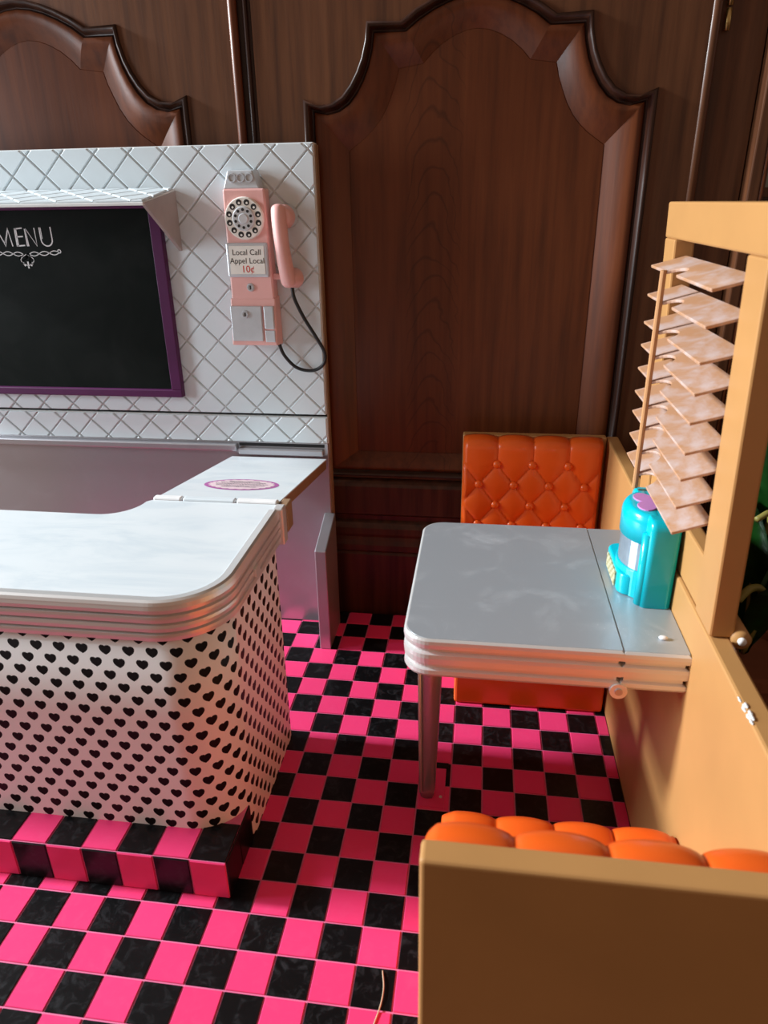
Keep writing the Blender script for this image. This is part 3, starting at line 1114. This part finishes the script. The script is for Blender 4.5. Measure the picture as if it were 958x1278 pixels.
build('table_top', prism([(p[0] + (0.05 if p[0] < 6 else 0), p[1] + (0.05 if p[1] < -2 else -0.05)) for p in edge], XY, TZ - 0.02, TZ + 0.006), 'silver_top', tb)
leaf_edge = [(TXH + 0.035, TY0), (TXH + 0.035, TY1), (10.33, TY1), (10.33, TY0)]
lf = build('wall_leaf', slab(leaf_edge, TZ - 0.01, TB + 0.02), 'silver_rim', tb)
build('leaf_top', prism([(TXH + 0.04, TY0 + 0.05), (TXH + 0.04, TY1 - 0.05), (10.33, TY1 - 0.05), (10.33, TY0 + 0.05)], XY, TZ - 0.03, TZ - 0.004), 'silver_top', lf)
hn = build('hinge', cyl((TXH + 0.0, TY0 - 0.06, TB - 0.02), (0, 1, 0), 0.20, 0.5, 24), 'silver_rim', tb)
build('hinge_pin', cyl((TXH + 0.0, TY0 - 0.09, TB - 0.02), (0, 1, 0), 0.09, 0.1, 18), 'silver_panel', hn)
# leg: tapered channel
rings = []
for z, xa, xb, dp in ((0.02, 4.10, 4.50, 0.16), (0.35, 4.07, 4.55, 0.2), (2.0, 4.04, 4.60, 0.24), (4.5, 4.01, 4.68, 0.28), (TB, 3.99, 4.74, 0.30)):
    cx, w = (xa + xb) / 2, (xb - xa) / 2
    rings.append([(cx + w * math.cos(2 * PI * j / 24), -2.45 + dp * math.copysign(abs(math.sin(2 * PI * j / 24)) ** 0.7, math.sin(2 * PI * j / 24)), z) for j in range(24)])
lg = build('leg', loft(rings), 'silver_panel', tb, True)
build('leg_rib', tube([(4.12, -2.68, 0.35), (4.08, -2.72, 3), (4.04, -2.74, TB)], 0.05, 8), 'silver_rim', lg, True)
# foot plate in the floor
fpz = thing('foot_plate', (4.46, -2.05, 0), 'small pink floor plate beneath the silver table leg', 'floor plate')
build('plate', box(4.08, 4.84, -2.92, -1.28, 0.001, 0.03, 0.01), 'floor_pink', fpz)
build('slot', box(4.50, 4.90, -1.26, -1.02, 0.001, 0.02), 'floor_black', fpz)
build('screw', cyl((4.72, -2.5, 0.03), (0, 0, 1), 0.05, 0.02, 12), 'silver_rim', fpz)
lg.data  # leg stands on the plate

# crumb on the table
b = bmesh.new()
bmesh.ops.create_icosphere(b, subdivisions=2, radius=0.09, matrix=Matrix.Translation((9.86, -4.62, 7.70)) @ Matrix.Diagonal((1.2, 0.8, 0.5, 1)))
tag(build('crumb', b, 'crumb_white', None, True), 'tiny white crumb lying on the silver table', 'crumb')

# ================================================================== BOOTH BENCHES
CEN = -4.13


def bench(far):
    m = (lambda y: y) if far else (lambda y: CEN - y)
    lab = 'orange tufted booth bench behind the silver table' if far else 'tan backed booth bench with orange cushion in the foreground'
    bn = thing('booth_bench', (7.5, m(5.0), 0), lab, 'booth bench', 'booth benches')
    xa, xb = 4.88, 10.28
    build('back_panel', box(xa - 0.03, 10.33, min(m(7.58), m(8.0)), max(m(7.58), m(8.0)), 0.0, 8.66, 0.07, 3), 'tan_plastic', bn)
    # base
    b = box(4.92, 10.26, min(m(2.12), m(7.1)), max(m(2.12), m(7.1)), 0.0, 2.5, 0.12, 3)
    build('bench_base', b, 'orange_plastic', bn)
    # seat cushion: lumps along X, rounded front
    P = 1.345
    x0n = 6.20
    prof = [(7.2, 3.35, 0, 1)]
    for k in range(12):
        prof.append((7.0 - (7.0 - 2.55) * k / 11, 3.35, 0, 1))
    for k in range(1, 9):
        a = PI / 2 * k / 8
        prof.append((2.55 - 0.45 * math.sin(a), 2.9 + 0.45 * math.cos(a), -math.sin(a), math.cos(a)))
    prof.append((2.10, 2.3, -1, 0))
    NXs = 100
    b = bmesh.new()
    V = []
    for i in range(NXs + 1):
        x = xa + 0.05 + (xb - xa - 0.05) * i / NXs
        c = abs(math.sin(PI * (x - x0n) / P)) ** 0.45
        e = min(1, (x - xa - 0.05) / 0.3, (xb - x) / 0.3 + 0.3)
        row = []
        for y, z, ny, nz in prof:
            pf = 0.20 * c * max(0, e) ** 0.5
            row.append(b.verts.new((x, m(y + ny * pf * 0.5), z + 0.17 + nz * pf)))
        V.append(row)
    for i in range(NXs):
        for k in range(len(prof) - 1):
            b.faces.new((V[i][k], V[i + 1][k], V[i + 1][k + 1], V[i][k + 1]))
    for row in (V[0], V[-1]):
        mid = b.verts.new((row[0].co.x, m(7.2), 2.3))
        for k in range(len(prof) - 1):
            b.faces.new((row[k], row[k + 1], mid))
    fix(b)
    build('seat_cushion', b, 'orange_plastic', bn, True)
    # tufted back cushion
    prof = [(7.02, 3.0 + 5.06 * k / 70, -1, 0) for k in range(71)]
    for k in range(1, 9):
        a = PI / 2 * k / 8
        prof.append((7.02 + 0.36 * (1 - math.cos(a)), 8.06 + 0.24 * math.sin(a), -math.cos(a), math.sin(a)))
    prof.append((7.56, 8.32, 0, 1))
    prof.append((7.60, 8.1, 0, 1))
    NXs = 130
    zb = 7.69
    b = bmesh.new()
    V = []
    for i in range(NXs + 1):
        x = xa + (xb - 0.12 - xa) * i / NXs
        e = min(1, (x - xa) / 0.16, (xb - 0.12 - x) / 0.16)
        e = max(0, e) ** 0.5
        row = []
        for s, (y, z, ny, nz) in enumerate(prof):
            if z > zb:
                top_c = abs(math.sin(PI * (x - x0n) / P))
                dz = (z - zb)
                q = min(1.0, top_c ** 0.4 + 0.0)
                A = (x - x0n) / P + (zb - zb) / 1.7
            else:
                A = (x - x0n) / P + (z - zb) / 1.7
                B2 = (x - x0n) / P - (z - zb) / 1.7
                q = (abs(math.sin(PI * A)) * abs(math.sin(PI * B2))) ** 0.30
            pf = 0.20 * q * (0.25 + 0.75 * e)
            if nz > 0.99 and y > 7.5:
                pf = 0.15 * q if z > 8.2 else 0
            row.append(b.verts.new((x, m(y + ny * pf + 0.10 * (1 - e)), z + nz * pf)))
        V.append(row)
    if far:
        for row in V:
            for v in row:
                if v.co.z > 7.8:
                    v.co.z += 0.24 * min(1, (v.co.z - 7.8) / 0.3)
    for i in range(NXs):
        for k in range(len(prof) - 1):
            b.faces.new((V[i][k], V[i + 1][k], V[i + 1][k + 1], V[i][k + 1]))
    for row in (V[0], V[-1]):
        mid = b.verts.new((row[0].co.x, m(7.6), 3.0))
        for k in range(len(prof) - 1):
            b.faces.new((row[k], row[k + 1], mid))
    fix(b)
    bc = build('back_cushion', b, 'orange_plastic', bn, True)
    for r in range(0, 5):
        z = zb - 0.85 * r
        for k in range(-1, 4):
            x = x0n + k * P - (P / 2 if r % 2 else 0)
            if xa + 0.3 < x < xb - 0.3:
                b = bmesh.new()
                bmesh.ops.create_uvsphere(b, u_segments=14, v_segments=8, radius=0.165, matrix=Matrix.Translation((x, m(6.92), z)) @ Matrix.Diagonal((1, 0.8, 1, 1)))
                build('button', b, 'orange_plastic', bc, True)
    return bn


bench(True)
bench(False)

# ================================================================== WINDOW BLIND
bl = thing('window_blind', (10.0, -2.1, 10.2), 'peach slatted blind hanging open in the tan window frame', 'blind')
zs = [15.44, 14.74, 14.05, 13.46, 12.85, 12.22, 11.66, 11.02, 10.43]


def slat_mesh():
    # plan with a round notch in the front edge at the cord; local: x depth 0..0.86, y along
    P = [(0.0, 0.55)]
    for a in range(0, 13):
        t = PI * a / 12
        P.append((0.0 + 0.36 * math.sin(t), -1.62 + 0.44 * math.cos(t)))
    P += [(0.0, -4.76), (0.86, -4.76), (0.86, 0.55)]
    b = prism(P, lambda x, y, t: (x * math.cos(0.26) - t * math.sin(0.26), y, x * math.sin(0.26) + t * math.cos(0.26)), -0.05, 0.02, 0.012, 1, 1.0)
    bmesh.ops.scale(b, vec=(S, S, S), verts=b.verts)
    me = bpy.data.meshes.new('slat')
    b.to_mesh(me)
    b.free()
    me.materials.append(MATS['slat_dusty'])
    return me


sm = slat_mesh()
for k, z in enumerate(zs):
    s = bpy.data.objects.new('slat', sm)
    COL.objects.link(s)
    s.parent = bl
    s.location = Vector((9.61 + 0.012 * k * 0, 0, z)) * S - bl.location
    s.rotation_euler = (random.uniform(-0.004, 0.004), random.uniform(-0.03, 0.02) - 0.008 * k, 0)
build('tilt_rod', tube([(9.57, -1.12, 10.05), (9.55, -1.12, 15.48)], 0.075, 10), 'slat_plastic', bl, False)

# ================================================================== TABLETOP JUKEBOX
jb = thing('tabletop_jukebox', (9.7, -2.1, 7.66), 'turquoise tabletop jukebox with a violet heart on top', 'jukebox')
JZ = 7.665


def rrect(x0, x1, y0, y1, r, n=6):
    return (arc(x1 - r, y0 + r, r, -PI / 2, 0, n) + arc(x1 - r, y1 - r, r, 0, PI / 2, n) + arc(x0 + r, y1 - r, r, PI / 2, PI, n) + arc(x0 + r, y0 + r, r, PI, 1.5 * PI, n))


def shrink(poly, s, d):
    cx = sum(p[0] for p in poly) / len(poly)
    cy = sum(p[1] for p in poly) / len(poly)
    out = []
    for p in poly:
        l = math.hypot(p[0] - cx, p[1] - cy)
        f = max(0.05, 1 - d / l)
        out.append((cx + (p[0] - cx) * f, cy + (p[1] - cy) * f))
    return out


def domed(poly, z0, z1, r, n=7):
    rings = [[(p[0], p[1], z0) for p in poly], [(p[0], p[1], z1 - r) for p in poly]]
    for k in range(1, n + 1):
        a = PI / 2 * k / n
        q = shrink(poly, 1, r * (1 - math.cos(a)))
        rings.append([(p[0], p[1], z1 - r + r * math.sin(a)) for p in q])
    return loft(rings)


JY0, JY1 = -3.28, -0.72
build('housing', domed(rrect(9.58, 10.33, JY0, JY1, 0.16), JZ, 9.98, 0.24), 'turquoise', jb, True)
for p in jb.children:
    p.data.polygons[0].use_smooth = False
    p.data.polygons[len(p.data.polygons) - 1].use_smooth = False
JC = (9.95, -2.0)
JR = 0.98


def dplan(r, x_back=9.9):
    a0 = math.acos((x_back - JC[0]) / r)
    pts = []
    for i in range(25):
        a = a0 + (2 * PI - 2 * a0) * i / 24
        pts.append((JC[0] + r * 0.82 * math.cos(a), JC[1] + r * math.sin(a)))
    return pts


build('lower_drum', prism(dplan(JR), XY, JZ, 8.42, 0.03, 2, 0.8), 'turquoise', jb, False)
build('record_drum', prism(dplan(JR * 0.94), XY, 8.4, 9.25), 'drum_silver', jb, False)
build('drum_cap', domed(dplan(JR), 9.2, 9.99, 0.26), 'turquoise', jb, True)
for s in (-1, 1):
    build('pillar', tube([(9.60, -2.0 + s * 1.06, JZ + 0.02), (9.60, -2.0 + s * 1.06, 9.6)], 0.14, 12), 'turquoise', jb, True)
# key tray
trp = [(9.9, -2.72)] + arc(9.45, -2.40, 0.32, -PI / 2, -PI * 0.93, 6) + arc(9.42, -1.05, 0.30, PI * 0.97, PI / 2, 6) + [(9.9, -0.75)]
tr = build('key_tray', prism(trp, XY, JZ, 8.24, 0.06, 3, 0.6), 'turquoise', jb)
for p in tr.data.polygons:
    p.use_smooth = len(p.vertices) < 6
build('keyboard', box(9.085, 9.16, -2.32, -1.12, JZ + 0.06, JZ + 0.46, 0.01, 1), 'keyboard_checks', tr)
hp = []
for i in range(40):
    t = 2 * PI * i / 40
    hx = 16 * math.sin(t) ** 3
    hy = 13 * math.cos(t) - 5 * math.cos(2 * t) - 2 * math.cos(3 * t) - math.cos(4 * t)
    hp.append((9.74 - hy * 0.026, -2.0 + hx * 0.036))
tag(build('heart', prism(hp, XY, 9.97, 10.02, 0.01, 1, 0.9), 'heart_violet', jb), 'violet heart emblem')

# ================================================================== SMALL THINGS
hair = smooth_path([(3.62, -9.35, 0.02), (3.72, -8.9, 0.03), (3.74, -8.5, 0.05), (3.66, -8.1, 0.03)], 6)
tag(build('hair_strand', tube(hair, 0.018, 5), 'hair', None, True), 'short blond hair strand lying on a black floor tile', 'hair')
curl = [(3.42 + 0.09 * math.cos(a), -9.62 + 0.11 * math.sin(a), 0.02 + 0.004 * a) for a in [i * 0.5 for i in range(18)]]
tag(build('hair_curl', tube(curl, 0.016, 5), 'hair', None, True), 'tiny curled fibre on the floor near the front booth', 'hair')

# plant in the dark beyond the side wall
pt = thing('potted_plant', (15.0, 3.2, -0.42), 'dark leafy potted plant outside the tan side wall', 'plant')
build('pot', loft([[(15.0 + r * math.cos(2 * PI * j / 28), 3.2 + r * math.sin(2 * PI * j / 28), z) for j in range(28)] for r, z in ((1.3, -0.42), (1.8, 2.0), (1.95, 2.0), (1.95, 2.4), (1.7, 2.4), (1.65, 2.1))]), 'terracotta', pt)


def leaf(base, tip, w, droop=0.6):
    base, tip = Vector(base), Vector(tip)
    d = tip - base
    side = d.cross(Vector((0, 0, 1))).normalized()
    rows = []
    b = bmesh.new()
    for i in range(9):
        t = i / 8
        c = base + d * t + Vector((0, 0, droop * math.sin(PI * t)))
        ww = w * math.sin(PI * min(1, t * 0.92 + 0.04)) ** 0.8
        rows.append([b.verts.new(c - side * ww + Vector((0, 0, 0.12 * ww))), b.verts.new(c - Vector((0, 0, 0.05))), b.verts.new(c + side * ww + Vector((0, 0, 0.12 * ww)))])
    for i in range(8):
        for k in range(2):
            b.faces.new((rows[i][k], rows[i + 1][k], rows[i + 1][k + 1], rows[i][k + 1]))
    bmesh.ops.solidify(b, geom=b.faces[:], thickness=0.03)
    return fix(b)


for base, tip, w in (((15, 3.2, 2.3), (14.2, 2.2, 11.0), 0.9), ((15, 3.2, 2.3), (13.9, 2.6, 8.4), 0.8), ((15, 3.2, 2.3), (15.8, 1.6, 8.6), 0.8), ((15, 3.2, 2.3), (14.5, 4.2, 12.2), 0.9),
                     ((15, 3.2, 2.3), (16.4, 3.6, 10.0), 0.9), ((15, 3.2, 2.3), (15.0, 0.9, 6.3), 0.6)):
    build('leaf', leaf(base, tip, w), 'leaf_green', pt, True)
build('stem', tube(smooth_path([(15, 3.2, 2.3), (15.0, 2.6, 4.2), (14.75, 2.2, 5.3), (14.3, 2.0, 5.5), (13.95, 1.9, 5.1)], 6), 0.13, 8), 'stem_yellow', pt, True)
build('stem', tube(smooth_path([(15, 3.2, 2.3), (14.6, 2.8, 6.2), (14.5, 2.2, 8.0), (14.0, 2.0, 7.9)], 6), 0.10, 8), 'stem_yellow', pt, True)
